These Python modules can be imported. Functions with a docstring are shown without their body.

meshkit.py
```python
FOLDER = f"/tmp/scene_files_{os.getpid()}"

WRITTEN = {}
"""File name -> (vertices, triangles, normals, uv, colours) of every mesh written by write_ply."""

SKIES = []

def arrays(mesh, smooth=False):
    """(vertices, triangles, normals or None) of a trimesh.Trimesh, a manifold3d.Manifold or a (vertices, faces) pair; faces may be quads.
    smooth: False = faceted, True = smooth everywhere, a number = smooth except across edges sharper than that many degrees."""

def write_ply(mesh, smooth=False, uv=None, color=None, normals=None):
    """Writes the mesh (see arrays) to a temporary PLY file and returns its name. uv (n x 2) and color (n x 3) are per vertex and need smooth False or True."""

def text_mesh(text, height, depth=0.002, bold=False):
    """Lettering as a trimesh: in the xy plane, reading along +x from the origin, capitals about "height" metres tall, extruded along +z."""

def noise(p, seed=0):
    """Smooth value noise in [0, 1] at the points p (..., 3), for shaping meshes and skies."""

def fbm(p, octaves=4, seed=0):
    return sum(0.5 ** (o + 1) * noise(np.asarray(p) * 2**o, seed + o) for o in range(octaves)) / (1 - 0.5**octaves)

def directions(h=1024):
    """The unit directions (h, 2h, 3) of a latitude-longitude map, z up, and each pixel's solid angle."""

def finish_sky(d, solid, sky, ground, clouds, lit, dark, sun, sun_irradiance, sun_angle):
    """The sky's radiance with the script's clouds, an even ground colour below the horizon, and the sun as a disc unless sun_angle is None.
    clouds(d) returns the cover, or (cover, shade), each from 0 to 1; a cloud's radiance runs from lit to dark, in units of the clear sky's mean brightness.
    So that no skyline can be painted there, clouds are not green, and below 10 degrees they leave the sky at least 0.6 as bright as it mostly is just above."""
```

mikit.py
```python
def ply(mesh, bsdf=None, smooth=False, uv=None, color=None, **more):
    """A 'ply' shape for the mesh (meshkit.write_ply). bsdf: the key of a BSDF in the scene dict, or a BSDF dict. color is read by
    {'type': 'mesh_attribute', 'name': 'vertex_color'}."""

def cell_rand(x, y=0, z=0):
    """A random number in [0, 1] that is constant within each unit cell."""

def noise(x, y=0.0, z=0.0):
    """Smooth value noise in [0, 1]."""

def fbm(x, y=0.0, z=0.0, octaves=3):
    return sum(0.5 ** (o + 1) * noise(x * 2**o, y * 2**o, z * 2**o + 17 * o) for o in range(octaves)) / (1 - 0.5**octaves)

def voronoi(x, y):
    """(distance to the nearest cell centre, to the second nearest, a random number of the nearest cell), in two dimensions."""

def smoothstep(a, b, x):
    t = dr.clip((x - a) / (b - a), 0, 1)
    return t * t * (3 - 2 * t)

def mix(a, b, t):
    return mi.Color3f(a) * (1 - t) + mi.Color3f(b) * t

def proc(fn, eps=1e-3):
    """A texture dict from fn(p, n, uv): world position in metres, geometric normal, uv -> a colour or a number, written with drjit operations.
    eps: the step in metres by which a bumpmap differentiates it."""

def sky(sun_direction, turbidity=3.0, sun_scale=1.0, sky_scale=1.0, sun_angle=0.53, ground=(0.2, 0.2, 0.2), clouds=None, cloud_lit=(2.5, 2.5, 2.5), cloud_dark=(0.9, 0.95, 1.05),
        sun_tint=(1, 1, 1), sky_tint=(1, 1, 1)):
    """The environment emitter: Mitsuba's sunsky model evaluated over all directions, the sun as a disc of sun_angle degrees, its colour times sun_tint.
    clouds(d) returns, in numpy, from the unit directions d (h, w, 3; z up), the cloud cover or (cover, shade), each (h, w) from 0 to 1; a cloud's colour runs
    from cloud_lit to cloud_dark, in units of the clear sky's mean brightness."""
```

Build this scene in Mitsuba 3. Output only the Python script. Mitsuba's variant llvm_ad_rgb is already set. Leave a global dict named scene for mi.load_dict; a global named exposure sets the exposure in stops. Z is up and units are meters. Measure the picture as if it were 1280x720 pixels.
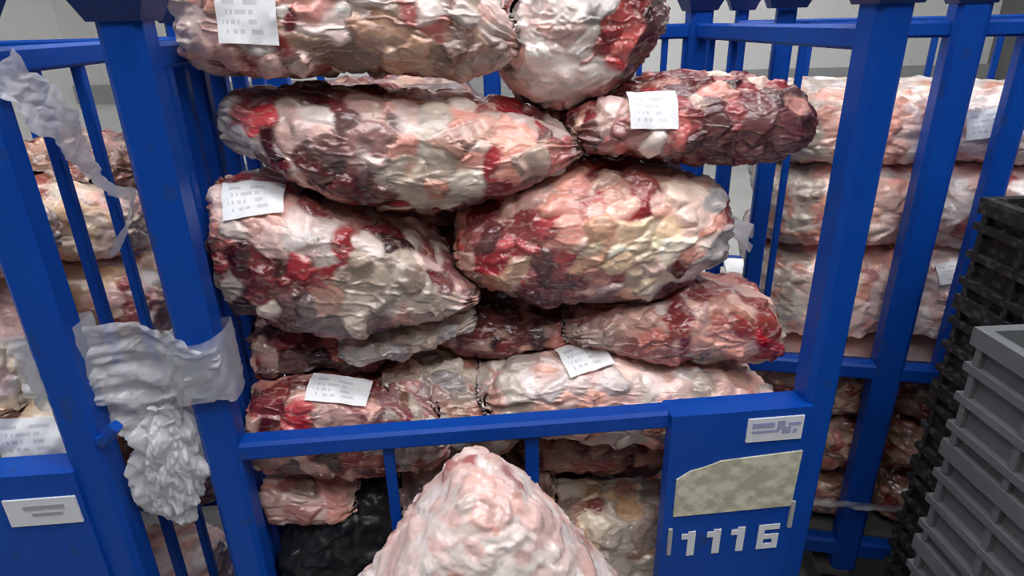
import math
import numpy as np, trimesh, mitsuba as mi, mikit, meshkit
import drjit as dr
from scipy.spatial import cKDTree
T = mi.ScalarTransform4f

# ------------------------------------------------------------------ camera, light, exposure
PITCH, ROLL, EYE, FOCAL = 0.398, -0.024, 1.518, 800.0
fw = np.array([0, math.cos(PITCH), -math.sin(PITCH)])
rt = np.array([1.0, 0, 0]); dn = np.cross(fw, rt)
dn = math.cos(ROLL) * dn + math.sin(ROLL) * rt
cam = np.array([0, 0, EYE])
scene, labels = {}, {}
scene['type'] = 'scene'
scene['camera'] = {'type': 'perspective', 'fov': 2 * math.degrees(math.atan(640 / FOCAL)), 'fov_axis': 'x', 'near_clip': 0.05, 'far_clip': 100,
                   'to_world': T().look_at(origin=cam.tolist(), target=(cam + fw).tolist(), up=(-dn).tolist())}
exposure = 0.27
LAMP = 15.0
LAMPS = [(0.2, -1.4), (-0.6, -0.5), (1.5, -0.55), (-1.3, 0.45), (0.2, 0.45), (1.8, 0.15), (-1.3, 2.6), (0.2, 2.6), (1.7, 2.6), (-1.3, 5.2), (0.2, 5.2), (1.7, 5.2), (3.2, 5.2)]
CEIL = 3.6

# ------------------------------------------------------------------ helpers
def lin(c):
    c = np.asarray(c, float) / 255
    return np.where(c <= 0.04045, c / 12.92, ((c + 0.055) / 1.055) ** 2.4)

def key_for(name):
    if not any(k == name or k.startswith(name + '__') for k in scene): return name
    n = 1
    while any(k == f'{name}_{n:03d}' or k.startswith(f'{name}_{n:03d}__') for k in scene): n += 1
    return f'{name}_{n:03d}'

def thing(name, label, cat, group=None):
    k = key_for(name) if name not in labels else None
    if k is None or k in labels:
        n = 1
        while f'{name}_{n:03d}' in labels: n += 1
        k = f'{name}_{n:03d}'
    labels[k] = {'label': label, 'category': cat}
    if group: labels[k]['group'] = group
    return k

def put(key, mesh, bsdf, smooth=False, label=None, world=None, **kw):
    key = key_for(key)
    d = mikit.ply(mesh, bsdf, smooth, **kw)
    if world is not None: d['to_world'] = world
    scene[key] = d
    if label: labels[key] = {'label': label}
    return key

def struct(name, mesh, bsdf, label, cat):
    put(name, mesh, bsdf); labels[name] = {'label': label, 'category': cat, 'kind': 'structure'}

def box(x0, x1, y0, y1, z0, z1):
    b = trimesh.creation.box((x1 - x0, y1 - y0, z1 - z0)); b.apply_translation(((x0 + x1) / 2, (y0 + y1) / 2, (z0 + z1) / 2)); return b

def bar(p0, p1, w, h=None, ch=0.16):
    """A chamfered square tube from p0 to p1."""
    p0, p1 = np.asarray(p0, float), np.asarray(p1, float); h = h or w
    d = p1 - p0; L = np.linalg.norm(d); d = d / L
    a = np.cross(d, [0, 0, 1.0]) if abs(d[2]) < 0.9 else np.array([1.0, 0, 0]); a /= np.linalg.norm(a); b = np.cross(a, d)
    cx, cy = w / 2, h / 2; c = ch * min(w, h)
    sec = np.array([(-cx + c, -cy), (cx - c, -cy), (cx, -cy + c), (cx, cy - c), (cx - c, cy), (-cx + c, cy), (-cx, cy - c), (-cx, -cy + c)])
    ring = sec[:, :1] * a + sec[:, 1:] * b
    v = np.vstack([p0 + ring, p1 + ring, [p0], [p1]]); f = []
    for i in range(8):
        j = (i + 1) % 8
        f += [(i, 8 + i, 8 + j), (i, 8 + j, j), (16, i, j), (17, 8 + j, 8 + i)]
    m = trimesh.Trimesh(v, f, process=False); m.fix_normals(); return m

def cyl(r, p0, p1, n=20):
    return trimesh.creation.cylinder(r, segment=[p0, p1], sections=n)

cat_ = trimesh.util.concatenate
noise, fbm = meshkit.noise, meshkit.fbm

# ------------------------------------------------------------------ materials
def mat(key, d): scene[key] = d; return key
n_, s_ = mikit.noise, mikit.smoothstep
def blue_fn(p, n, uv):
    w = mikit.fbm(p.x * 9, p.y * 9, p.z * 9, 3)
    sc = s_(0.74, 0.84, mikit.fbm(p.x * 45, p.y * 45, p.z * 16, 2))
    c = mikit.mix((0.0012, 0.045, 0.30), (0.0016, 0.060, 0.35), w)
    return mikit.mix(c, (0.02, 0.05, 0.16), sc * 0.5)
mat('blue_paint', {'type': 'principled', 'base_color': mikit.proc(blue_fn), 'roughness': 0.45, 'specular': 0.22})
mat('shaded_blue_paint', {'type': 'principled', 'base_color': {'type': 'rgb', 'value': [0.003, 0.02, 0.12]}, 'roughness': 0.5, 'specular': 0.4})  # darker copy of the blue, stands in for shade on the flared cups
def meat_bump(p, n, uv):
    a = mikit.fbm(p.x * 38, p.y * 38, p.z * 38, 2)
    return 0.0042 * dr.abs(a - 0.5) + 0.0012 * n_(p.x * 190, p.y * 190, p.z * 190)
meat = {'type': 'principled', 'base_color': {'type': 'mesh_attribute', 'name': 'vertex_color'}, 'roughness': 0.30, 'specular': 0.55, 'clearcoat': 1.0, 'clearcoat_gloss': 0.9}
mat('bagged_meat', {'type': 'bumpmap', 'arbitrary': mikit.proc(meat_bump, 0.0015), 'scale': 1.0, 'bsdf': meat})
mat('clear_film', {'type': 'principledthin', 'base_color': {'type': 'rgb', 'value': [0.92, 0.93, 0.95]}, 'roughness': 0.15, 'spec_trans': 0.58, 'diff_trans': 0.6, 'eta': 1.45})
mat('film_wad', {'type': 'principledthin', 'base_color': {'type': 'rgb', 'value': [0.90, 0.90, 0.91]}, 'roughness': 0.22, 'spec_trans': 0.28, 'diff_trans': 0.6, 'eta': 1.45})
def paper_fn(p, n, uv):
    row = dr.floor(uv.y * 11); ink = (mikit.cell_rand(dr.floor(uv.x * 26), row, 3) > 0.45) & (row - 2 * dr.floor(row / 2) < 0.5) & (uv.x > 0.1) & (uv.x < 0.62 + 0.3 * mikit.cell_rand(row, 2, 1)) & (uv.y > 0.12) & (uv.y < 0.9)
    return mikit.mix((0.86, 0.87, 0.88), (0.62, 0.63, 0.66), dr.select(ink, 1.0, 0.0))
mat('label_paper', {'type': 'twosided', 'bsdf': {'type': 'principled', 'base_color': mikit.proc(paper_fn), 'roughness': 0.45}})
def card_fn(p, n, uv):
    w = mikit.fbm(p.x * 55, p.y * 55, p.z * 55, 3)
    return mikit.mix((0.36, 0.35, 0.26), (0.56, 0.54, 0.42), s_(0.3, 0.7, w))
mat('aged_card', {'type': 'principled', 'base_color': mikit.proc(card_fn), 'roughness': 0.7})
mat('white_print', {'type': 'principled', 'base_color': {'type': 'rgb', 'value': [0.60, 0.62, 0.66]}, 'roughness': 0.6})
mat('violet_print', {'type': 'principled', 'base_color': {'type': 'rgb', 'value': [0.27, 0.28, 0.44]}, 'roughness': 0.6})
mat('grey_print', {'type': 'principled', 'base_color': {'type': 'rgb', 'value': [0.30, 0.30, 0.31]}, 'roughness': 0.6})
mat('black_plastic', {'type': 'principled', 'base_color': {'type': 'rgb', 'value': [0.012, 0.014, 0.016]}, 'roughness': 0.38, 'specular': 0.5})
def blackcrate_fn(p, n, uv):
    w = mikit.cell_rand(dr.floor(p.x * 90), dr.floor(p.y * 90), dr.floor(p.z * 90))
    return mikit.mix((0.010, 0.011, 0.011), (0.045, 0.046, 0.045), s_(0.55, 1.0, w))
mat('black_crate_plastic', {'type': 'principled', 'base_color': mikit.proc(blackcrate_fn), 'roughness': 0.6})
def greycrate_fn(p, n, uv):
    w = mikit.fbm(p.x * 14, p.y * 14, p.z * 14, 3)
    return mikit.mix((0.085, 0.091, 0.095), (0.135, 0.143, 0.148), w)
mat('grey_crate_plastic', {'type': 'principled', 'base_color': mikit.proc(greycrate_fn), 'roughness': 0.5})
mat('galvanised', {'type': 'roughconductor', 'material': 'Al', 'alpha': 0.35})
mat('deck_steel', {'type': 'principled', 'base_color': {'type': 'rgb', 'value': [0.12, 0.12, 0.12]}, 'roughness': 0.55, 'metallic': 0.3})
mat('dark_steel', {'type': 'principled', 'base_color': {'type': 'rgb', 'value': [0.10, 0.085, 0.08]}, 'roughness': 0.5, 'metallic': 0.4})
mat('wheel_rubber', {'type': 'principled', 'base_color': {'type': 'rgb', 'value': [0.05, 0.03, 0.03]}, 'roughness': 0.6})
def floor_fn(p, n, uv):
    w = mikit.fbm(p.x * 2.2, p.y * 2.2, 0, 3); g = n_(p.x * 160, p.y * 160, 0)
    return mikit.mix((0.30, 0.30, 0.285), (0.44, 0.44, 0.42), w * 0.7 + g * 0.3)
mat('floor_epoxy', {'type': 'principled', 'base_color': mikit.proc(floor_fn), 'roughness': 0.35, 'specular': 0.5})
def wall_fn(p, n, uv):
    w = mikit.fbm(p.x * 1.5, p.z * 1.5, p.y, 3); seam = s_(0.012, 0.006, dr.abs((p.x / 1.2 - dr.floor(p.x / 1.2)) * 1.2 - 0.6))
    return mikit.mix((0.80, 0.80, 0.78), (0.70, 0.70, 0.68), dr.clip(w * 0.6 + seam * 0.5, 0, 1))
mat('wall_panel', {'type': 'principled', 'base_color': mikit.proc(wall_fn), 'roughness': 0.5})
mat('hall_wall', {'type': 'principled', 'base_color': {'type': 'rgb', 'value': [0.12, 0.12, 0.12]}, 'roughness': 0.6})
mat('bumper_grey', {'type': 'principled', 'base_color': {'type': 'rgb', 'value': [0.36, 0.37, 0.37]}, 'roughness': 0.5})
mat('ceiling_white', {'type': 'diffuse', 'reflectance': {'type': 'rgb', 'value': [0.35, 0.35, 0.35]}})
mat('lamp_frame', {'type': 'diffuse', 'reflectance': {'type': 'rgb', 'value': [0.7, 0.7, 0.7]}})

# ------------------------------------------------------------------ the room
X0, X1, Y0, Y1 = -4.5, 5.0, -3.5, 7.0
struct('floor', box(X0, X1, Y0, Y1, -0.1, 0), 'floor_epoxy', 'pale grey speckled epoxy floor under the cage carts', 'floor')
struct('ceiling', box(X0, X1, Y0, Y1, CEIL, CEIL + 0.1), 'ceiling_white', 'plain white ceiling above the cage carts', 'ceiling')
struct('wall_back', box(X0, X1, Y1, Y1 + 0.1, 0, CEIL), 'wall_panel', 'light grey panelled wall far behind the carts', 'wall')
struct('wall_front', box(X0, X1, Y0 - 0.1, Y0, 0, CEIL), 'hall_wall', 'plain grey wall opposite the carts', 'wall')
struct('wall_left', box(X0 - 0.1, X0, Y0, Y1, 0, CEIL), 'wall_panel', 'plain grey wall on the left side', 'wall')
struct('wall_right', box(X1, X1 + 0.1, Y0, Y1, 0, CEIL), 'hall_wall', 'plain grey wall on the right side', 'wall')
struct('trim_1', cat_([box(X0, X1, Y1 - 0.04, Y1, 0.80, 0.98)]), 'bumper_grey', 'grey bumper rail along the far wall', 'wall trim')
struct('baseboard_back', box(X0, X1, Y1 - 0.02, Y1, 0, 0.12), 'bumper_grey', 'grey skirting along the foot of the far wall', 'baseboard')
for lx, ly in LAMPS:
    k = thing('ceiling_light', 'long white ceiling light panel above the carts', 'ceiling light', 'ceiling light panels')
    put(k + '__frame', cat_([box(lx - .64, lx + .64, ly - .19, ly - .16, CEIL - .05, CEIL), box(lx - .64, lx + .64, ly + .16, ly + .19, CEIL - .05, CEIL),
                             box(lx - .64, lx - .61, ly - .16, ly + .16, CEIL - .05, CEIL), box(lx + .61, lx + .64, ly - .16, ly + .16, CEIL - .05, CEIL)]), 'lamp_frame')
    q = trimesh.Trimesh([(lx - .61, ly - .16, CEIL - .03), (lx + .61, ly - .16, CEIL - .03), (lx + .61, ly + .16, CEIL - .03), (lx - .61, ly + .16, CEIL - .03)], [(0, 2, 1), (0, 3, 2)], process=False)
    dd = mikit.ply(q, 'lamp_frame'); dd['emitter'] = {'type': 'area', 'radiance': {'type': 'rgb', 'value': [LAMP, LAMP, LAMP * 1.02]}}
    scene[key_for(k + '__diffuser')] = dd

# ------------------------------------------------------------------ the three blue cage carts
class Frame:
    def __init__(s, ox, oy, t):
        s.m = np.array([[math.cos(t), -math.sin(t), 0, ox], [math.sin(t), math.cos(t), 0, oy], [0, 0, 1, 0], [0, 0, 0, 1.0]]); s.T = T(s.m)
MAIN = Frame(-.473, .867, .088)
LEFT = Frame(-.656 - math.cos(.08), .826 - math.sin(.08), .08)
RIGHT = Frame(.556, 1.375, -.21)
TOP = 1.50

ONE = [box(.014, .028, 0, .057, 0, .0015), box(.002, .0145, .040, .052, 0, .0015)]
SIX = [box(0, .012, 0, .057, 0, .0015), box(.0115, .040, .045, .057, 0, .0015), box(.0115, .040, 0, .012, 0, .0015), box(.0285, .040, .0115, .034, 0, .0015), box(.0115, .029, .023, .034, 0, .0015)]
def cage_cart(fr, label, W, gate, side_l, side_r, back, number=None, shelf=None, sticker=None, dep=.70):
    k = thing('cage_cart', label, 'cage cart')
    P = lambda part, mesh, m='blue_paint', sm=False, lab=None, **kw: put(f'{k}__{part}', mesh, m, sm, lab, fr.T, **kw)
    for px, py in ((0, 0), (W, 0), (0, dep), (W, dep)) + (((.326, 0),) if shelf else ()):
        post = P('post', bar((px, py, .14), (px, py, TOP + .03), .036 if shelf and px == 0 else .06 if shelf else .055))
        r0, r1, h0, h1 = .032, .055, TOP + .026, TOP + .08
        o = trimesh.creation.revolve([(r0 * .9, h0), (r0 * 1.41, h0), (r1 * 1.41, h1), (r1 * 1.41 - .008, h1), (r0 * 1.2, h0 + .012), (r0 * .9, h0)], sections=4)
        o.apply_transform(trimesh.transformations.rotation_matrix(math.pi / 4, (0, 0, 1))); o.apply_translation((px, py, 0))
        put(post + '__stacking_cup', o, 'shaded_blue_paint', False, 'blue flared stacking cup, its shade painted dark', fr.T)
        cx, cy = px + (.03 if px == 0 else -.03), py
        c = P('caster', cat_([box(cx - .04, cx + .04, cy - .04, cy + .04, .128, .14), box(cx - .028, cx - .023, cy - .03, cy + .03, .05, .13), box(cx + .023, cx + .028, cy - .03, cy + .03, .05, .13),
                              cyl(.008, (cx - .03, cy, .055), (cx + .03, cy, .055), 10)]), 'dark_steel', False, 'steel caster fork')
        w = trimesh.creation.revolve([(.012, -.018), (.048, -.018), (.055, -.012), (.055, .012), (.048, .018), (.012, .018), (.012, -.018)], sections=28)
        w.apply_transform(trimesh.transformations.rotation_matrix(math.pi / 2, (0, 1, 0))); w.apply_translation((cx, cy, .055))
        put(c + '__wheel', w, 'wheel_rubber', 30, 'dark rubber wheel', fr.T)
    P('base_frame', cat_([bar((0, 0, .20), (W, 0, .20), .04, .05), bar((0, dep, .20), (W, dep, .20), .04, .05), bar((0, 0, .20), (0, dep, .20), .04, .05), bar((W, 0, .20), (W, dep, .20), .04, .05)]))
    P('deck', box(.02, W - .02, .02, dep - .02, .21, .225), 'deck_steel', False, 'metal load deck')
    for side, x, ys in (('l', 0, side_l), ('r', W, side_r)):
        sp = P('side_panel', bar((x, .02, TOP - .018), (x, dep - .02, TOP - .018), .03, .034)); put(sp + '__lower_rail', bar((x, .02, .24), (x, dep - .02, .24), .03), 'blue_paint', False, None, fr.T)
        for y, w in ys: put(sp + '__bar', bar((x, y, .24), (x, y, TOP - .03), w), 'blue_paint', False, None, fr.T)
    bp = P('back_panel', bar((.02, dep, TOP - .018), (W - .02, dep, TOP - .018), .03, .034)); put(bp + '__lower_rail', bar((.02, dep, .24), (W - .02, dep, .24), .03), 'blue_paint', False, None, fr.T)
    for x, w in back: put(bp + '__bar', bar((x, dep, .24), (x, dep, TOP - .03), w), 'blue_paint', False, None, fr.T)
    if gate:
        gz = .882
        g = P('front_gate', bar((.025, 0, gz), (W - .02, 0, gz), .038, .034), lab='half-height front gate'); put(g + '__lower_rail', bar((.025, 0, .25), (W - .02, 0, .25), .035), 'blue_paint', False, None, fr.T)
        for x, w in gate: put(g + '__bar', bar((x, 0, .25), (x, 0, gz - .01), w, .012), 'blue_paint', False, None, fr.T)
        x0, x1 = W - .265, W - .018
        pl = P('number_plate', cat_([box(x0, x1, -.034, -.028, .47, gz + .018), box(x0, x1, -.034, .018, gz + .012, gz + .018), box(x0, x0 + .006, -.034, -.008, .47, gz), ]), lab='flat blue sheet plate welded to the gate')
        y = -.036
        Q = lambda part, mesh, m, lab=None, **kw: put(f'{pl}__{part}', mesh, m, False, lab, fr.T, **kw)
        if number:
            Q('sticker', box(.868, .967, y - .001, y + .003, .838, .885), 'white_print', 'pale printed sticker')
            st = []
            for i, (a, b, c, d) in enumerate([(.876, .915, .866, .876), (.92, .934, .862, .878), (.940, .962, .868, .874), (.876, .925, .856, .861), (.93, .945, .852, .866), (.95, .956, .852, .861)]):
                st.append(box(a, b, y - .0018, y, c, d))
            Q('sticker_print', cat_(st), 'violet_print', 'faded violet print on the sticker')
            from shapely import Polygon
            card = trimesh.creation.extrude_polygon(Polygon([(.752, .688), (.972, .690), (.975, .811), (.83, .803), (.80, .792), (.775, .786), (.752, .770)]), .003, engine='earcut')
            card.apply_transform(np.array([[1, 0, 0, 0], [0, 0, -1, y + .002], [0, 1, 0, 0], [0, 0, 0, 1.0]]))
            Q('label_card', card, 'aged_card', 'aged beige label card with a torn corner')
            for ch, x in zip(number, (.770, .818, .864, .918)):
                t = cat_(ONE if ch == '1' else SIX)
                t.apply_transform(np.array([[1, 0, 0, x], [0, 0, -1, y + .0012], [0, 1, 0, .592], [0, 0, 0, 1.0]]))
                Q('numeral', t, 'white_print', 'white painted numeral ' + ch)
            for xa in (.746, .972):
                Q('edge_strip', box(xa, xa + .007, y - .003, y + .002, .60 if xa < .8 else .64, .66 if xa < .8 else .70), 'grey_print', 'small grey strip at the plate edge')  # narrow grey strips laid on the plate edges
        if sticker:
            Q('sticker', box(.868, .974, y - .001, y + .003, .808, .858), 'white_print', 'white printed sticker')
            Q('sticker_print', cat_([box(.895, .955, y - .0018, y, .838, .846), box(.905, .950, y - .0018, y, .826, .832)]), 'grey_print', 'grey print on the sticker')
    if shelf:
        z = shelf
        P('shelf', box(.02, W - .02, .02, dep - .02, z - .012, z), 'galvanised', False, 'grey half-height shelf sheet')
        P('shelf_beam', bar((0, -.005, z - .018), (W, -.005, z - .018), .036, .04)); P('shelf_beam', bar((0, dep, z - .018), (W, dep, z - .018), .035))
        P('front_bar', bar((.443, -.002, z), (.443, -.002, TOP), .042), lab='blue upright bar between shelf and top')
        P('front_bar', bar((.04, 0, z), (.04, 0, TOP), .014), lab='thin blue upright bar')
        P('front_rail', bar((0, 0, TOP - .018), (W, 0, TOP - .018), .03, .03))
    return k

even = lambda a, b, n, w: [(x, w) for x in np.linspace(a, b, n)]
CART = cage_cart(MAIN, 'blue steel cage cart in the middle, piled with bagged meat, gate plate numbered 1116', 1.0, [(.0145, .014), (.2595, .018), (.5025, .024)],
                 [(.073, .026), (.13, .026), (.205, .03), (.30, .03), (.42, .026), (.55, .026)], [(.49, .016), (.612, .016)],
                 [(.1, .016), (.22, .016), (.34, .016), (.5, .04), (.66, .016), (.78, .016), (.86, .012), (.92, .014), (.972, .014)], number='1116')
CARTL = cage_cart(LEFT, 'blue steel cage cart cut off by the left edge, white sticker on its gate plate', 1.0, [(.2595, .018), (.5025, .024)],
                  even(.117, .59, 5, .016), [(.127, .017), (.243, .016), (.40, .016), (.56, .016)], even(.1, .9, 7, .016), sticker=True)
CARTR = cage_cart(RIGHT, 'blue steel cage cart with a half-height shelf of pale meat bags, beside the dark crates', .80, None,
                  [], even(.12, .6, 4, .018), even(.2, .7, 4, .016), shelf=.755)

# ------------------------------------------------------------------ bags of diced meat
PAL = {
 'lean': [(78, 20, 26), (100, 28, 32), (130, 42, 46), (60, 15, 20), (104, 40, 40)],  # lean meat; also paints shade below bags and between rows
 'red': [(170, 48, 54), (196, 88, 82), (136, 36, 42), (222, 150, 134), (238, 204, 186)],
 'hot': [(190, 30, 45), (170, 25, 40), (205, 70, 75)],
 'pink': [(236, 206, 198), (226, 178, 166), (240, 220, 210), (205, 138, 128), (170, 88, 84)],
 'pale': [(244, 226, 220), (238, 212, 205), (246, 232, 226), (233, 196, 188), (226, 182, 172)],
 'fat': [(252, 226, 192), (248, 212, 174), (240, 184, 150), (252, 238, 216)],
 'beige': [(200, 184, 168), (184, 166, 150), (212, 198, 182), (168, 146, 130), (190, 128, 108)],
 'gray': [(176, 168, 166), (158, 150, 148), (196, 190, 188)],
 'brown': [(150, 112, 92), (174, 132, 110), (126, 90, 74), (190, 150, 124), (150, 80, 66)],
 'salmon': [(246, 196, 176), (242, 180, 160), (248, 212, 198), (236, 164, 144)],
 'tan': [(232, 206, 172), (222, 188, 150), (238, 220, 194), (206, 160, 118)],
 'ruddy': [(150, 60, 54), (190, 110, 98), (206, 150, 136), (116, 40, 40), (222, 176, 160)],
 'black': [(10, 12, 14)],
}
PAL = {k: lin(v) for k, v in PAL.items()}
NEXP = 2.6
ICO = {s: trimesh.creation.icosphere(subdivisions=s) for s in (3, 4, 5, 6)}

class Bag:
    """A filled pillow bag: its length lies along the cart, its long profile is a list of (u, centre height, half height)."""
    def __init__(s, fr, cx, cy, a, b, prof, res, pal, blobs=(), veil=.35, seed=0, chunk=.03, amp=.006, lump=1.0, var=.26):
        s.lump, s.var = lump, var; s.fr, s.cx, s.cy, s.a, s.b = fr, cx, cy, a, b; s.res, s.pal, s.blobs, s.veil, s.seed, s.chunk, s.amp = res, pal, blobs, veil, seed, chunk, amp
        s.pu, s.pz, s.pc = np.array(prof).T
        s.z0 = float(np.interp(0, s.pu, s.pz))
    def prof(s, u):
        from scipy.interpolate import PchipInterpolator
        u = np.clip(u, -1, 1); return PchipInterpolator(s.pu, s.pz)(u), PchipInterpolator(s.pu, s.pc)(u)
    def width(s, u):
        w = np.clip(1 - np.abs(u) ** NEXP, 0, 1) ** (1 / NEXP); return w, s.b * np.clip(w, 0.02, 1) ** .6
    def base(s):
        v = np.asarray(ICO[s.res].vertices); q = v / (np.abs(v) ** NEXP).sum(1, keepdims=True) ** (1 / NEXP)
        u = q[:, 0]; w, bb = s.width(u); w = np.maximum(w, 1e-6); z, c = s.prof(u)
        e = np.clip(w / .4, 0, 1) ** .7
        p = np.stack([s.cx + s.a * u, s.cy + bb * q[:, 1] / w, z + c * e * q[:, 2] / w], 1)
        n = np.asarray(trimesh.Trimesh(p, ICO[s.res].faces, process=False).vertex_normals)
        off = (fbm(p * 7 + s.seed * 3.1, 2, s.seed) - .5) * .035 + (fbm(p * 19 + s.seed, 2, s.seed + 7) - .5) * .016
        s.P0 = p + n * (s.lump * off * np.clip(e, .2, 1))[:, None]; s.P = s.P0.copy(); s.u = u
        w4 = s.fr.m; s.Wd = s.P @ w4[:3, :3].T + w4[:3, 3]
        return s
    def rho(s, world):
        m = s.fr.m; l = (world - m[:3, 3]) @ m[:3, :3]
        u = (l[:, 0] - s.cx) / s.a; ok = np.abs(u) < .985; uu = np.clip(u, -.985, .985)
        w, bb = s.width(uu); z, c = s.prof(uu); e = np.clip(w / .4, 0, 1) ** .7; c = np.maximum(c * e, .004)
        y, h = (l[:, 1] - s.cy), (l[:, 2] - z)
        r = ((np.abs(y / bb)) ** NEXP + np.abs(h / c) ** NEXP) ** (1 / NEXP)
        return np.where(ok, r, 9.0), np.stack([0 * y, y, h], 1) @ m[:3, :3].T

def confine(b):
    """Flattens a bag softly where it leans on the bars, the gate or the deck of its cart."""
    W = .80 if b.fr is RIGHT else 1.0
    if b.cy < 0: return
    soft = lambda d, k=.022: np.where(d < k, k * np.exp(np.clip(d / k - 1, -6, 0)), d)
    x, y, z = b.P.T
    x = .019 + soft(x - .019); x = W - .019 - soft(W - .019 - x)
    y = .030 + soft(y - .030, .03); y = .675 - soft(.675 - y); z = .236 + soft(z - .236, .03)
    if b.fr is RIGHT: z = np.where((z < .80) & (b.z0 > .8), .766 + soft(z - .766, .03), np.where(b.z0 < .8, .715 - soft(.715 - z, .03), z))
    b.P = np.stack([x, y, z], 1)

def settle(bags, share=.56, margin=1.06):
    lo = [b.Wd.min(0) - .01 for b in bags]; hi = [b.Wd.max(0) + .01 for b in bags]
    moves = []
    for i, bi in enumerate(bags):
        d = np.zeros_like(bi.Wd); 
        for j, bj in enumerate(bags):
            if i == j or (lo[i] > hi[j]).any() or (lo[j] > hi[i]).any(): continue
            r, vec = bj.rho(bi.Wd); inside = r < margin
            if not inside.any(): continue
            rr = np.maximum(r[inside], .12) / margin
            d[inside] += vec[inside] * (rr ** (-share) - 1)[:, None]
        ln = np.linalg.norm(d, axis=1, keepdims=True); d *= np.minimum(1, .075 / np.maximum(ln, 1e-9))
        moves.append(d)
    for b, d in zip(bags, moves):
        f = ICO[b.res].faces
        if len(d) > 600:     # relax the pushed region a little, so that creases stay soft
            e = ICO[b.res].edges_unique; cnt = np.bincount(e.ravel(), minlength=len(d))[:, None]
            for _ in range(3):
                sm = np.zeros_like(d); np.add.at(sm, e[:, 0], d[e[:, 1]]); np.add.at(sm, e[:, 1], d[e[:, 0]]); d = .5 * d + .5 * sm / cnt
        b.Wd = b.Wd + d
        b.P = (b.Wd - b.fr.m[:3, 3]) @ b.fr.m[:3, :3]; confine(b)

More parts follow.
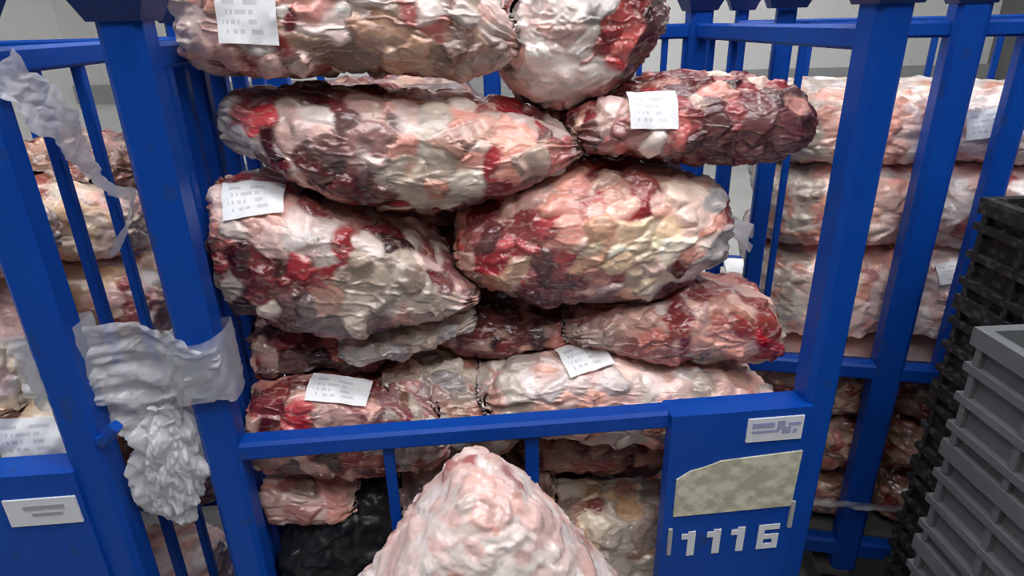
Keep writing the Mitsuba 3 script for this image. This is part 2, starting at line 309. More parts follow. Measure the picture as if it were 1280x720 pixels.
def resolve(bags, rounds=3, gap=.005):
    """Pushes apart what is still inside a neighbour, half from each side."""
    for _ in range(rounds):
        W = [b.P @ b.fr.m[:3, :3].T + b.fr.m[:3, 3] for b in bags]
        nrm = [np.asarray(trimesh.Trimesh(w, ICO[b.res].faces, process=False).vertex_normals) for w, b in zip(W, bags)]
        lo = [w.min(0) for w in W]; hi = [w.max(0) for w in W]; trees = [cKDTree(w) for w in W]
        for i, b in enumerate(bags):
            d = np.zeros_like(W[i])
            for j in range(len(bags)):
                if i == j or (lo[i] > hi[j]).any() or (lo[j] > hi[i]).any(): continue
                m = np.nonzero(((W[i] > lo[j] - .01) & (W[i] < hi[j] + .01)).all(1))[0]
                if not len(m): continue
                _, q = trees[j].query(W[i][m]); n = nrm[j][q]; dep = ((W[i][m] - W[j][q]) * n).sum(1) - gap
                k = dep < 0; d[m[k]] -= n[k] * np.clip(dep[k], -.08, 0)[:, None] * .55
            e = ICO[b.res].edges_unique; cnt = np.bincount(e.ravel(), minlength=len(d))[:, None]
            sm = np.zeros_like(d); np.add.at(sm, e[:, 0], d[e[:, 1]]); np.add.at(sm, e[:, 1], d[e[:, 0]]); d = .6 * d + .4 * sm / cnt
            b.P = (W[i] + d - b.fr.m[:3, 3]) @ b.fr.m[:3, :3]

def finish_bag(b, key, bsdf='bagged_meat'):
    rng = np.random.default_rng(1000 + b.seed)
    f = ICO[b.res].faces; p = b.P; n = np.asarray(trimesh.Trimesh(p, f, process=False).vertex_normals)
    area = trimesh.Trimesh(p, f, process=False).area; N = max(30, int(area / b.chunk ** 2))
    R = trimesh.transformations.random_rotation_matrix(rng.random(3))[:3, :3] * np.array([[1.0], [1.15], [.75]])
    warp = np.stack([fbm(p * 28 + k * 11.3, 2, b.seed + k) - .5 for k in range(3)], 1) * .036
    pick = rng.choice(len(p), min(N, len(p)), replace=False); seeds = p[pick] + rng.normal(0, .006, (len(pick), 3))
    wgt = rng.normal(0, .22, len(seeds)) * b.chunk
    dist, idx = cKDTree(seeds @ R.T).query((p + warp) @ R.T, k=6)
    dist = dist - wgt[idx]; o = np.argsort(dist, axis=1)[:, :2]; dist = np.take_along_axis(dist, o, 1); idx = np.take_along_axis(idx, o, 1)
    e = (dist[:, 1] - dist[:, 0]) / b.chunk; c, c2 = idx[:, 0], idx[:, 1]
    g = 1 - np.exp(-(e / .25) ** 1.5)
    tilt = rng.normal(0, .22, (len(seeds), 3)); off = rng.normal(0, .4, len(seeds))
    h = b.amp * (g * .7 - .4 + off[c] * g) + np.clip(((p - seeds[c]) * tilt[c]).sum(1), -.005, .005) * g
    h = h + np.clip(1 - np.abs(fbm(p * np.array([16, 30, 30]), 3, b.seed + 13) - .5) / .03, 0, 1) * .0028
    if b.amp < .003: h = (np.abs(fbm(p * 26, 3, b.seed) - .5) - .1) * .05
    endw = np.clip((np.abs(b.u) - .72) / .28, 0, 1)
    ang = np.arctan2(n[:, 2], n[:, 1])
    h = h * (1 - .5 * endw) + endw * .005 * np.sin(ang * 11 + 3 * noise(p * 20, 3))
    p = p + n * h[:, None]
    # colours: one per chunk, with marbling; grey film veil, sheen painted along its folds
    sl = np.stack([(seeds[:, 0] - b.cx) / b.a, (seeds[:, 2] - np.interp((seeds[:, 0] - b.cx) / b.a, b.pu, b.pz)) / np.maximum(np.interp((seeds[:, 0] - b.cx) / b.a, b.pu, b.pc), .02)], 1)
    names, wts = zip(*b.pal); wts = np.array(wts) / sum(wts); which = rng.choice(len(names), len(seeds), p=wts); pn = [names[i] for i in which]
    for (bu, bw, ru, rw, nm) in b.blobs:
        inn = ((sl[:, 0] - bu) / ru) ** 2 + ((sl[:, 1] - bw) / rw) ** 2 + rng.normal(0, .12, len(sl)) < 1
        for i in np.nonzero(inn)[0]: pn[i] = nm
    col = np.array([PAL[m][rng.integers(len(PAL[m]))] for m in pn]) * rng.uniform(1 - 1.25 * b.var, 1 + .7 * b.var, (len(seeds), 1))
    k2 = (.5 * np.clip(1 - e / .16, 0, 1))[:, None]; C = col[c] * (1 - k2) + col[c2] * k2
    mot = .70 + .60 * fbm(p * np.array([45, 90, 90]), 3, b.seed + 3); C = C * mot[:, None]
    if bsdf == 'bagged_meat':
        streak = np.clip(1 - np.abs(fbm(p * np.array([38, 60, 60]) + c[:, None] * .7, 2, b.seed + 5) - .5) / .035, 0, 1) * np.where(C.mean(1) < .08, .22, .5)
        C = C * (1 - streak[:, None]) + lin((236, 208, 194)) * streak[:, None]
        veil = np.clip((fbm(p * 11, 3, b.seed + 9) - .48) / .22, 0, 1) * b.veil + endw * .35 * (b.veil > .2)
        fold_sheen = np.clip(1 - np.abs(fbm(p * np.array([12, 24, 24]), 3, b.seed + 13) - .5) / .02, 0, 1) * .5 * b.veil  # pale streaks painted as the sheen of film folds
        veil = np.clip(veil + fold_sheen, 0, .9)[:, None]
        C = C * (1 - veil) + lin((186, 176, 172)) * veil
    b.P = p
    put(key, trimesh.Trimesh(p, f, process=False), bsdf, True, None, b.fr.T, color=np.clip(C, 0, 1))

def paper(b, key, lx, lv, beta, w, h, rot):
    """A paper label laid on the bag: a grid dropped on its surface along the direction beta degrees above the front."""
    be = math.radians(beta); d = np.array([0, -math.cos(be), math.sin(be)]); ex, ey = np.array([1.0, 0, 0]), np.array([0, math.sin(be), math.cos(be)])
    o = np.array([b.cx, b.cy, b.z0]); q = b.P - o; A, B, Hh = q @ ex, q @ ey, q @ d
    front = Hh > -.02; tree = cKDTree(np.stack([A, B], 1)[front]); Hf = Hh[front]
    nx, ny = 15, 12; uu, vv = np.meshgrid(np.linspace(-1, 1, nx), np.linspace(-1, 1, ny))
    ca, sa = math.cos(rot), math.sin(rot); gx = lx + (uu * w * ca - vv * h * sa) / 2; gy = lv + (uu * w * sa + vv * h * ca) / 2
    near = tree.query_ball_point(np.stack([gx.ravel(), gy.ravel()], 1), .011)
    hh = np.array([Hf[i].max() if len(i) else np.nan for i in near]).reshape(ny, nx)
    hh[np.isnan(hh)] = np.nanmin(hh)
    pad = np.pad(hh, 1, mode='edge'); hs = np.maximum(hh, (pad[:-2, 1:-1] + pad[2:, 1:-1] + pad[1:-1, :-2] + pad[1:-1, 2:]) / 4) + .0025
    pts = o + gx[..., None] * ex + gy[..., None] * ey + hs[..., None] * d
    i, j = np.meshgrid(np.arange(ny - 1), np.arange(nx - 1), indexing='ij'); a = (i * nx + j).ravel()
    fc = np.vstack([np.stack([a, a + 1, a + nx + 1], 1), np.stack([a, a + nx + 1, a + nx], 1)])
    put(key, trimesh.Trimesh(pts.reshape(-1, 3), fc, process=False), 'label_paper', True, 'white printed paper label', b.fr.T, uv=np.stack([(uu.ravel() + 1) / 2, (vv.ravel() + 1) / 2], 1))

def film_end(b, key, side, length=.07, spread=.6):
    """The loose gathered film at an end of the bag."""
    rng = np.random.default_rng(b.seed * 7 + (side > 0)); nt, nr = 26, 7
    m = np.abs(b.u - side * .93) < .05; w = b.P[m]; ctr = w.mean(0); wy = max(.03, (w[:, 1].max() - w[:, 1].min()) / 2) * spread
    t, r = np.meshgrid(np.linspace(-1, 1, nt), np.linspace(0, 1, nr)); ph = rng.uniform(0, 6, 3)
    x = ctr[0] + side * (length * r * (1 - .25 * t * t + .12 * np.sin(7 * t + ph[0]))); y = ctr[1] + wy * t * (1 + .25 * r)
    z = ctr[2] + .012 * np.sin(9 * t + ph[1]) * (.4 + r) + .007 * np.sin(23 * t + ph[2]) * r - .022 * r * r
    i, j = np.meshgrid(np.arange(nr - 1), np.arange(nt - 1), indexing='ij'); a = (i * nt + j).ravel()
    fc = np.vstack([np.stack([a, a + 1, a + nt + 1], 1), np.stack([a, a + nt + 1, a + nt], 1)])
    put(key, trimesh.Trimesh(np.stack([x, y, z], -1).reshape(-1, 3), fc, process=False), 'clear_film', True, 'loose clear film end', b.fr.T)

BAGS = []   # (bag, name, label, category, group, [paper labels], [film ends])
def add(fr, label, cx, cy, a, b, prof, res=6, pal=(('pink', 1),), blobs=(), veil=.35, chunk=.03, papers=(), ends=(), group=None, name='meat_bag', cat='meat bag', amp=.006, lump=1.0, var=.26):
    BAGS.append((Bag(fr, cx, cy, a, b, prof, res, pal, blobs, veil, len(BAGS) + 1, chunk, amp, lump, var), name, label, cat, group, papers, ends))

# -- in the middle cart, front row, from the top
add(MAIN, 'pale pink meat bag on the very top left, white label at its left', .247, .19, .254, .15, [(-1, 1.505, .017), (-.93, 1.516, .056), (-.64, 1.527, .077), (-.07, 1.528, .085), (.51, 1.519, .081), (.85, 1.503, .056), (1, 1.493, .018)],
    pal=(('pale', 5), ('pink', 3), ('beige', 2)), blobs=[(.4, -.55, .55, .45, 'brown'), (-.75, -.1, .2, .5, 'pink'), (-.25, -.1, .12, .3, 'red'), (-.5, -.8, .4, .3, 'ruddy')], veil=.35, papers=[(-.112, -.030, 12, .078, .066, -.06)], ends=(1,))
add(MAIN, 'bulging meat bag at the top right of the pile, pale left and dark red right', .620, .24, .134, .14, [(-1, 1.486, .037), (-.85, 1.492, .081), (-.34, 1.491, .118), (.16, 1.505, .108), (.67, 1.527, .077), (1, 1.523, .031)],
    pal=(('pale', 4), ('gray', 2), ('pink', 2)), var=.3, blobs=[(.85, 0, .6, 4, 'lean'), (.3, -.1, .14, .7, 'red'), (-.5, 0, .4, .8, 'pale'), (.0, -.3, .2, .2, 'ruddy')], veil=.2)
add(MAIN, 'long red and cream meat bag sloping down right under the top bags', .324, .19, .287, .14, [(-1, 1.365, .024), (-.93, 1.379, .05), (-.72, 1.363, .069), (-.41, 1.336, .092), (-.05, 1.318, .098), (.23, 1.312, .094), (.51, 1.314, .075), (.8, 1.324, .048), (1, 1.324, .017)],
    pal=(('pink', 4), ('red', 3), ('beige', 1), ('lean', 2)), var=.36, blobs=[(.62, -.3, .35, .6, 'red'), (.6, -.8, .45, .4, 'lean'), (-.35, -.3, .24, .5, 'lean'), (.15, -.3, .26, .6, 'beige'), (.65, .1, .3, .5, 'red'), (-.9, -.3, .16, .9, 'gray'), (-.78, .35, .12, .4, 'hot'), (-.55, .3, .2, .3, 'pale'), (.35, .5, .4, .35, 'salmon')], veil=.3)  # low right lean blob also paints the shade on the underside
add(MAIN, 'dark red meat bag on the right near the top, square white label on its front', .819, .20, .230, .13, [(-1, 1.347, .005), (-.85, 1.349, .037), (-.48, 1.351, .059), (.01, 1.352, .069), (.45, 1.35, .065), (.77, 1.342, .039), (1, 1.337, .015)],
    pal=(('red', 4), ('lean', 4)), blobs=[(-.65, .1, .28, .8, 'pink'), (.45, .0, .35, .6, 'lean'), (.05, -.7, .8, .35, 'lean'), (.2, .5, .3, .3, 'red'), (.9, -.2, .15, .9, 'brown')], veil=.18, papers=[(-.110, -.008, 20, .078, .062, -.02)])
add(MAIN, 'large meat bag at the left side, white label on pink top, beige right end', .185, .17, .240, .15, [(-1, 1.20, .044), (-.93, 1.19, .09), (-.66, 1.182, .11), (-.34, 1.167, .118), (.04, 1.14, .111), (.45, 1.122, .084), (.74, 1.1, .042), (1, 1.076, .011)],
    pal=(('pink', 5), ('red', 2), ('lean', 1.5)), var=.36, blobs=[(.45, -.1, .5, .9, 'beige'), (-.6, .0, .2, .35, 'lean'), (-.3, -.15, .22, .4, 'lean'), (-.1, .2, .16, .3, 'red'), (-.5, .6, .4, .4, 'pink'), (-.55, -.5, .22, .3, 'beige'), (-.3, -.9, .8, .3, 'lean'), (-.15, .5, .3, .3, 'pale')], veil=.28, papers=[(-.095, .030, 45, .088, .072, .12)])  # wide bottom lean blob paints shade into the underside
add(MAIN, 'centre meat bag of bright red and cream chunks below the long sloping bag', .634, .20, .242, .14, [(-1, 1.144, .03), (-.82, 1.15, .075), (-.52, 1.156, .115), (-.09, 1.158, .13), (.35, 1.15, .127), (.72, 1.157, .101), (1, 1.172, .042)],
    pal=(('salmon', 3), ('red', 3), ('pink', 3), ('lean', 1)), var=.34, blobs=[(.12, .1, .26, .32, 'fat'), (.42, .25, .2, .35, 'fat'), (-.35, .3, .25, .4, 'red'), (-.6, -.1, .25, .3, 'hot'), (-.4, -.45, .3, .25, 'lean'), (.0, -.8, .7, .22, 'lean'), (.3, -.5, .15, .25, 'fat'), (.88, -.2, .18, 1.2, 'gray'), (-.85, -.6, .3, .5, 'brown'), (.7, .35, .2, .4, 'salmon')], veil=.1, ends=(1,))
add(MAIN, 'red meat bag on the right below the centre bag, glossy scarlet right end', .826, .20, .242, .13, [(-1, .974, .006), (-.81, .982, .035), (-.41, .986, .067), (.05, .981, .076), (.53, .966, .067), (.85, .948, .035), (1, .936, .012)],
    pal=(('ruddy', 4), ('beige', 1), ('pink', 1)), blobs=[(.72, -.4, .3, .5, 'hot'), (.25, -.3, .2, .4, 'salmon'), (-.3, .2, .3, .6, 'ruddy'), (-.8, 0, .3, .9, 'brown')], veil=.3)
add(MAIN, 'dark red meat bag squeezed in the middle of the pile under the centre bag', .505, .27, .19, .13, [(-1, .989, .03), (-.66, .975, .05), (-.07, .965, .06), (.54, .953, .055), (1, .945, .03)], res=5,
    pal=(('lean', 5), ('ruddy', 2)), veil=.15)
add(MAIN, 'dark red meat bag against the left post under the large labelled bag', .080, .25, .16, .13, [(-1, .965, .03), (-.81, .965, .055), (-.34, .965, .06), (.18, .96, .055), (.63, .95, .045), (1, .94, .03)],
    pal=(('lean', 5), ('ruddy', 4), ('red', 1)), veil=.2)
add(MAIN, 'thin beige flap-like meat bag slanting up between dark red bags at centre left', .300, .17, .115, .09, [(-1, .985, .012), (-.61, .992, .022), (-.07, 1.0, .025), (.58, 1.015, .022), (1, 1.028, .012)], res=5,
    pal=(('beige', 4), ('gray', 2)), veil=.6)
add(MAIN, 'red meat bag resting behind the gate rail at left, tilted white label on top', .15, .105, .2, .105, [(-1, .85, .03), (-.74, .855, .06), (-.17, .855, .085), (.37, .84, .08), (.84, .825, .055), (1, .81, .03)],
    pal=(('ruddy', 4), ('red', 2), ('lean', 2)), blobs=[(-.15, .3, .2, .5, 'hot'), (.75, .2, .3, .9, 'beige')], veil=.25, papers=[(.027, .030, 50, .10, .058, -.12)])
add(MAIN, 'beige meat bag behind the gate rail between two labelled bags', .364, .20, .139, .12, [(-1, .837, .053), (-.61, .834, .1), (.07, .824, .107), (.65, .813, .083), (1, .799, .037)],
    pal=(('beige', 5), ('brown', 2), ('gray', 1)), veil=.5)
add(MAIN, 'long pale meat bag behind the gate rail at right, crumpled white label on top', .772, .16, .349, .13, [(-1, .877, .022), (-.82, .87, .071), (-.55, .857, .091), (-.09, .838, .083), (.38, .814, .06), (.77, .797, .034), (1, .787, .016)],
    pal=(('pale', 3), ('beige', 3), ('salmon', 2)), blobs=[(-.55, .1, .2, .5, 'salmon'), (.3, .3, .4, .5, 'pale'), (-.9, .2, .2, .8, 'beige')], veil=.3, papers=[(-.158, .033, 50, .088, .072, .25)], ends=(1,))
# -- behind the gate bars
add(MAIN, 'pinkish meat bag seen through the gate bars at the left post', .062, .12, .115, .10, [(-1, .715, .025), (-.6, .71, .04), (-.1, .70, .045), (.45, .69, .04), (1, .68, .025)], res=5,
    pal=(('salmon', 4), ('pink', 2), ('brown', 1)), veil=.25)
add(MAIN, 'black plastic sack behind the gate bars at lower left', .125, .13, .17, .11, [(-1, .47, .08), (-.6, .47, .15), (0, .50, .185), (.5, .51, .19), (1, .49, .10)], res=5,
    pal=(('black', 1),), veil=0, name='plastic_sack', cat='plastic sack', amp=.002)
add(MAIN, 'brownish meat bag behind the gate, half hidden by the pale foreground bag', .400, .20, .165, .13, [(-1, .621, .055), (-.64, .593, .1), (-.07, .577, .12), (.51, .571, .105), (1, .568, .06)], res=5,
    pal=(('brown', 4), ('ruddy', 3), ('lean', 2)), veil=.4)
add(MAIN, 'dark brown meat bag just below the gate rail beside the number plate', .72, .26, .22, .12, [(-1, .675, .03), (-.5, .672, .05), (.1, .665, .055), (.6, .655, .05), (1, .645, .03)], res=5,
    pal=(('lean', 3), ('brown', 3)), veil=.1)
add(MAIN, 'beige and brown meat bag behind the gate bars left of the number plate', .688, .14, .214, .11, [(-1, .497, .05), (-.68, .485, .115), (-.02, .463, .145), (.65, .453, .13), (1, .43, .06)],
    pal=(('brown', 1), ('beige', 5), ('tan', 4)), veil=.2)
# -- fillers that carry the pile
for i, (x, y, z, aa, cc) in enumerate([(.20, .17, .265, .19, .07), (.55, .17, .27, .18, .075), (.84, .17, .265, .15, .07)]):
    add(MAIN, 'meat bag at the bottom of the middle cart under other bags', x, y, z * 0 + aa, .13, [(-1, z, .03), (-.6, z, cc), (.6, z, cc), (1, z, .03)], res=4, pal=(('beige', 2), ('ruddy', 2)), group='meat bags at the bottom of the middle cart')
for z in (.31, .47, .65, .83, 1.01, 1.19, 1.32):
    for x in (.27, .70):
        if z == 1.32 and x > .5: continue
        aa = .22 if x < .5 or z < .8 else .17
        add(MAIN, 'meat bag in the rear row of the middle cart, hidden by the front row', x - (.03 if aa < .2 else 0), .505, aa, .15, [(-1, z, .03), (-.6, z, .09), (.6, z, .09), (1, z, .03)], res=4, pal=(('lean', 4), ('brown', 2)), veil=.1, group='meat bags in the rear row of the middle cart')  # dark palette paints the shade of the gaps behind the front row
# -- the pale bag in front of the gate
add(MAIN, 'large pale pink meat bag standing in the foreground before the gate, pointed top', .399, -.185, .268, .115, [(-1, .54, .05), (-.73, .56, .155), (-.44, .60, .222), (-.19, .645, .272), (-.01, .668, .288), (.15, .66, .282), (.34, .63, .258), (.58, .585, .215), (.83, .54, .140), (1, .51, .06)],
    pal=(('pale', 9), ('pink', 1)), blobs=[(.15, .15, .12, .12, 'pink'), (-.35, -.05, .1, .08, 'pink'), (.45, .3, .1, .1, 'pink')], veil=.35, chunk=.022, amp=.0032, lump=.55, var=.12)
# -- in the left cart
add(LEFT, 'cream meat bag in the left cart above the labelled one, beside the post', .705, .17, .160, .14, [(-1, 1.012, .067), (-.43, 1.021, .119), (.11, 1.011, .132), (.5, 1.003, .121), (.79, .984, .093), (1, .981, .044)], res=5, pal=(('tan', 5), ('pale', 3)), veil=.2)
add(LEFT, 'tan meat bag behind the left cart gate, white label hanging over the rail', .735, .15, .215, .13, [(-1, .862, .03), (-.43, .885, .085), (.11, .885, .09), (.6, .876, .08), (1, .860, .03)], res=5, pal=(('tan', 3), ('brown', 3)), veil=.2, papers=[(.150, -.030, 32, .10, .065, .0)])
add(LEFT, 'greyish beige meat bag on top of the front row in the left cart', .74, .2, .135, .13, [(-1, 1.223, .023), (-.46, 1.214, .063), (.17, 1.211, .07), (.7, 1.204, .061), (1, 1.199, .03)], res=5, pal=(('beige', 4), ('salmon', 2)), veil=.3)
add(LEFT, 'pinkish tan meat bag seen through the left cart side bars, upper one', .755, .5, .17, .14, [(-1, 1.177, .04), (-.43, 1.17, .09), (.24, 1.161, .09), (.72, 1.148, .078), (1, 1.135, .04)], res=5, pal=(('tan', 3), ('salmon', 3), ('brown', 2)), veil=.3)
add(LEFT, 'beige and pink meat bag seen through the left cart side bars, lower one', .762, .5, .2, .14, [(-1, .998, .04), (-.5, .994, .093), (.11, .992, .098), (.7, .981, .087), (1, .97, .035)], res=5, pal=(('tan', 4), ('pale', 3), ('brown', 1)), blobs=[(.85, 0, .25, 1, 'pink')], veil=.3)
add(LEFT, 'dark brown meat bag at the back top of the left cart', .79, .56, .13, .11, [(-1, 1.259, .025), (-.45, 1.259, .061), (.22, 1.254, .069), (.76, 1.245, .055), (1, 1.24, .025)], res=5, pal=(('brown', 4), ('lean', 1)), veil=.2)
add(LEFT, 'pink meat bag low in the left cart, seen between the two carts', 0.80, .31, .185, .15, [(-1, .325, .03), (-.51, .325, .09), (.11, .325, .098), (.63, .325, .095), (1, .32, .06)], res=5, pal=(('salmon', 1), ('pale', 5)), veil=.1, var=.1)
add(LEFT, 'brown meat bag in the left cart behind the hanging film', .757, .45, .199, .14, [(-1, .826, .038), (-.51, .813, .082), (.16, .804, .086), (.74, .779, .068), (1, .77, .03)], res=5, pal=(('brown', 4), ('beige', 2)), veil=.3)
add(LEFT, 'dark meat bag in the left cart right above the low pink bag', 0.773, .53, .202, .14, [(-1, .55, .05), (-.49, .545, .11), (.21, .535, .125), (.78, .53, .12), (1, .53, .05)], res=5, pal=(('brown', 4), ('lean', 3)), veil=.25)
for z in (.27, .43, .59, .73):
    add(LEFT, 'meat bag behind the number plate of the left cart', .68, .15, .22, .12, [(-1, z, .03), (-.6, z, .08), (.6, z, .08), (1, z, .03)], res=4, pal=(('tan', 2), ('brown', 2)), group='meat bags behind the gate of the left cart')
# -- in the right cart, on the shelf and below
lev = ('top', 'middle', 'lowest')
for i, (z, cc) in enumerate(((1.265, .078), (1.095, .098), (.875, .122))):
    sq = [(-1, z, cc * .7), (-.85, z, cc * .97), (0, z + .003, cc), (.85, z, cc * .97), (1, z, cc * .7)]
    add(RIGHT, f'salmon pink meat bag in the left column on the right cart shelf, {lev[i]} of three', .185, .19, .165, .165, sq, res=5, pal=(('salmon', 6), ('pink', 2)), blobs=[(-.8, 0, .5, 2, 'beige')], veil=.2, var=.1, amp=.004)
    sq = [(u, z_ + .012, c_) for u, z_, c_ in sq]
    add(RIGHT, f'pale pink meat bag beside the crates on the right cart shelf, {lev[i]} of three', .565, .19, .20, .165, sq, res=5, pal=(('pale', 7), ('pink', 1)), veil=.2, var=.1, amp=.004,
        papers=[(-.134, -.03, 20, .07, .06, .1)] if i == 0 else [(-.128, -.0, 30, .05, .05, .2)] if i == 2 else ())
    add(RIGHT, f'greyish meat bag in the rear row on the right cart shelf, {lev[i]} of three', .39, .52, .34, .14, [(-1, z, .06), (-.8, z, cc), (.8, z, cc), (1, z, .06)], res=4, pal=(('beige', 3), ('gray', 2)), veil=.6)
for i, z in enumerate((.62, .46, .29)):
    for x in (.20, .57):
        add(RIGHT, f'brown meat bag below the shelf of the right cart, {"left" if x < .3 else "right"} column, {lev[i]} of three', x, .19, .17, .16, [(-1, z, .05), (-.8, z, .075), (0, z, .08), (.8, z, .075), (1, z, .05)], res=5, pal=(('brown', 5), ('ruddy', 3)), veil=.15)

for b, *_ in BAGS: b.base()
settle([b for b, *_ in BAGS])
resolve([b for b, *_ in BAGS])
for b, name, label, cat, group, papers, ends in BAGS:
    k = thing(name, label, cat, group)
    if name == 'plastic_sack': put_key = k + '__sack'
    else: put_key = k + '__filling'
    finish_bag(b, put_key, 'bagged_meat' if name == 'meat_bag' else 'black_plastic')
    for q in papers: paper(b, k + '__paper_label', *q)
    for s in ends: film_end(b, k + '__film_end', s)

# ------------------------------------------------------------------ stretch film tied round the two posts
def sheet(P, nu, nv, amp, seed, scale=22):
    """P: (nu, nv, 3) points; crumples them and makes a mesh."""
    g = P.reshape(-1, 3); m = np.stack([fbm(g * scale + k * 9.7, 3, seed + k) - .5 for k in range(3)], 1); g = g + m * amp
    g[:, 1] += (np.abs(fbm(g * np.array([24, 24, 60]) + seed, 3, seed + 50) - .5) * 2 - .25) * .02
    i, j = np.meshgrid(np.arange(nu - 1), np.arange(nv - 1), indexing='ij'); a = (i * nv + j).ravel()
    return trimesh.Trimesh(g, np.vstack([np.stack([a, a + 1, a + nv + 1], 1), np.stack([a, a + nv + 1, a + nv], 1)]), process=False)
from scipy.interpolate import CubicSpline
def ribbon(ctr, half, nu=110, nv=40, amp=.02, seed=0, pleat=.006):
    """A film band through centre points ctr with half-width vectors half."""
    t = np.linspace(0, 1, len(ctr)); c = CubicSpline(t, np.array(ctr)); h = CubicSpline(t, np.array(half)); tt = np.linspace(0, 1, nu); vv = np.linspace(-1, 1, nv)
    P = c(tt)[:, None] + h(tt)[:, None] * vv[None, :, None]
    P[..., 1] += pleat * np.sin(vv * 11 + 1.3)[None] * np.sin(tt * 3.1)[:, None]
    return sheet(P, nu, nv, amp, seed)
film = thing('stretch_film', 'clear stretch film tied between two cart posts with a hanging white wad', 'stretch film')
e = .034
wrap = lambda x, z, hz, n=1: [((x - e, .02, z), hz), ((x - e, -e, z), hz), ((x + e, -e, z), hz), ((x + e, .02, z), hz)]
def loop(x, z0, hz, tilt, turns, seed):
    a = np.linspace(0, 2 * math.pi * turns, int(28 * turns)); r = .044
    c = np.stack([x + r * np.sign(np.cos(a)) * np.abs(np.cos(a)) ** .6, r * np.sign(np.sin(a)) * np.abs(np.sin(a)) ** .6, z0 + tilt * np.cos(a)], 1)
    return sheet(c[:, None] + np.array([0, 0, 1.0]) * np.linspace(-hz, hz, 9)[None, :, None], len(c), 9, .008, seed)
put(film + '__post_wrap', loop(0, 1.045, .05, .01, 1.0, 3), 'clear_film', True, 'film wound round the middle cart post', MAIN.T)
put(film + '__post_wrap', loop(0, 1.04, .035, -.02, 1.0, 5), 'clear_film', True, 'film wound round the middle cart post', MAIN.T)
put(film + '__post_wrap', loop(-.200, 1.06, .055, .012, 1.0, 7), 'clear_film', True, 'film wound round the left cart post', MAIN.T)
put(film + '__band', ribbon([(-.245, -.035, 1.07), (-.16, -.02, 1.055), (-.09, .0, 1.045), (-.03, -.03, 1.055), (.04, -.04, 1.07)], [(0, 0, .045), (0, .01, .06), (0, .015, .07), (0, 0, .05), (0, 0, .02)], amp=.03, seed=11), 'clear_film', True, 'translucent film band between the posts', MAIN.T)
put(film + '__band', ribbon([(-.16, .01, 1.0), (-.10, .0, .985), (-.05, .0, 1.0), (-.01, -.035, 1.05)], [(.02, .01, .05), (0, .02, .06), (.01, .01, .05), (0, 0, .03)], amp=.04, seed=15), 'film_wad', True, 'bunched film under the band', MAIN.T)
# the wad: a crumpled tapering bundle
ws = ICO[6].vertices; wz = ws[:, 2]; rad = np.interp(wz, [-1, -.6, 0, .55, 1], [.022, .050, .070, .058, .036]) / np.sqrt(np.maximum(1 - wz ** 2, .03)).clip(.35)
wp = np.stack([-.088 + .016 * wz + ws[:, 0] * rad, .0 + ws[:, 1] * rad * .7, .865 + .125 * wz], 1)
cr = np.abs(fbm(wp * np.array([34, 34, 14]), 4, 31) - .5) * 2; wn = np.asarray(trimesh.Trimesh(wp, ICO[6].faces, process=False).vertex_normals)
wp = wp + wn * ((cr - .35) * .045)[:, None] + np.stack([fbm(wp * 16 + k * 5, 2, 40 + k) - .5 for k in range(3)], 1) * .02
put(film + '__hanging_wad', trimesh.Trimesh(wp, ICO[6].faces, process=False), 'film_wad', True, 'white crumpled film wad hanging between the carts', MAIN.T)
strip = thing('film_strip', 'torn clear film strip draped over the top of the left cart side bars', 'film strip')
put(strip + '__upper', ribbon([(1.03, .01, 1.48), (1.035, .07, 1.42), (1.035, .12, 1.36), (1.032, .15, 1.31)], [(0, .035, .02), (0, .04, .02), (0, .03, .012), (0, .012, .005)], amp=.03, seed=21), 'film_wad', True, None, LEFT.T)
put(strip + '__strand', ribbon([(1.032, .15, 1.31), (1.035, .21, 1.27), (1.033, .245, 1.25), (1.033, .20, 1.215), (1.033, .14, 1.19)], [(0, .01, .008), (0, .01, .008), (0, .012, .008), (0, .008, .012), (0, .005, .01)], nu=50, nv=6, amp=.012, seed=25), 'film_wad', True, None, LEFT.T)
hook = thing('gate_latch', 'small bright blue latch beside the left cart post under the film', 'latch')
put(hook + '__arm', cat_([bar((1.03, -.02, .94), (1.062, -.03, .975), .016), bar((1.0, -.01, .945), (1.036, -.02, .945), .016)]), 'blue_paint', False, None, LEFT.T)
strap = thing('packing_strap', 'thin translucent strap across the lower part of the right cart', 'strap')
put(strap + '__band', ribbon([(.20, -.036, .365), (.30, -.04, .365), (.42, -.036, .367), (.56, -.034, .365)], [(0, 0, .011)] * 4, nu=30, nv=4, amp=.003, seed=27, pleat=0), 'clear_film', True, None, RIGHT.T)

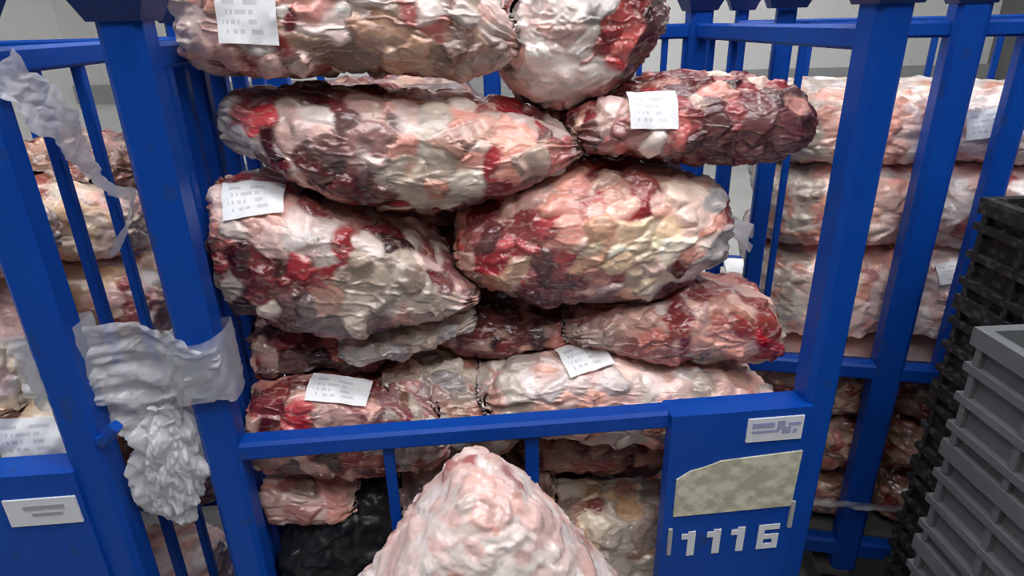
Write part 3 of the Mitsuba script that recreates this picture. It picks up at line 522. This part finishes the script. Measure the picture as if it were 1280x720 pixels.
# ------------------------------------------------------------------ stacked crates at the right
def crate_mesh(lx, ly, h=.21):
    """An open ribbed crate, corner at the origin."""
    t = .006; parts = [box(0, lx, 0, ly, 0, t), box(0, lx, 0, t, 0, h), box(0, lx, ly - t, ly, 0, h), box(0, t, 0, ly, 0, h), box(lx - t, lx, 0, ly, 0, h)]
    o = .013
    for z, dz in ((.022, .014), (.078, .014), (.134, .014)):
        parts += [box(-o, lx + o, -o, 0, z, z + dz), box(-o, lx + o, ly, ly + o, z, z + dz), box(-o, 0, 0, ly, z, z + dz), box(lx, lx + o, 0, ly, z, z + dz)]
    parts += [box(-o, lx + o, -o, 0, h - .03, h), box(-o, lx + o, ly, ly + o, h - .03, h), box(-o, 0, 0, ly, h - .03, h), box(lx, lx + o, 0, ly, h - .03, h)]
    for y in np.linspace(0, ly - .012, int(round(ly / .12)) + 1): parts += [box(-o * .8, 0, y, y + .012, 0, h), box(lx, lx + o * .8, y, y + .012, 0, h)]
    for x in np.linspace(0, lx - .012, int(round(lx / .12)) + 1): parts += [box(x, x + .012, -o * .8, 0, 0, h), box(x, x + .012, ly, ly + o * .8, 0, h)]
    return cat_(parts)
def crate_stack(x, y, rot, lx, ly, n, m, word, group, z0=0, h=.21):
    g = crate_mesh(lx, ly, h); d = mikit.ply(g, m)
    for i in range(n):
        k = thing('crate', word(i), 'crate', group)
        scene[k] = {**d, 'to_world': T().translate([x, y, z0 + i * (h + .001)]).rotate([0, 0, 1], rot)}
order = ('lowest', 'second from the bottom', 'third from the bottom', 'fourth from the bottom', 'fifth from the bottom', 'topmost')
crate_stack(.772, .31, 3.0, .40, .58, 5, 'grey_crate_plastic', lambda i: f'grey ribbed crate in the stack at the right edge, {order[i] if i < 4 else "topmost"}', 'grey crates stacked at the right')
crate_stack(.912, .945, 1.5, .40, .22, 6, 'black_crate_plastic', lambda i: f'black plastic crate in the dark stack before the right cart, {order[i]}', 'black crates stacked before the right cart', h=.197)
crate_stack(-.42, .42, 5.0, .58, .34, 2, 'grey_crate_plastic', lambda i: f'grey crate under the pale foreground meat bag, {("lower", "upper")[i]} of two', 'grey crates under the foreground bag', h=.186)
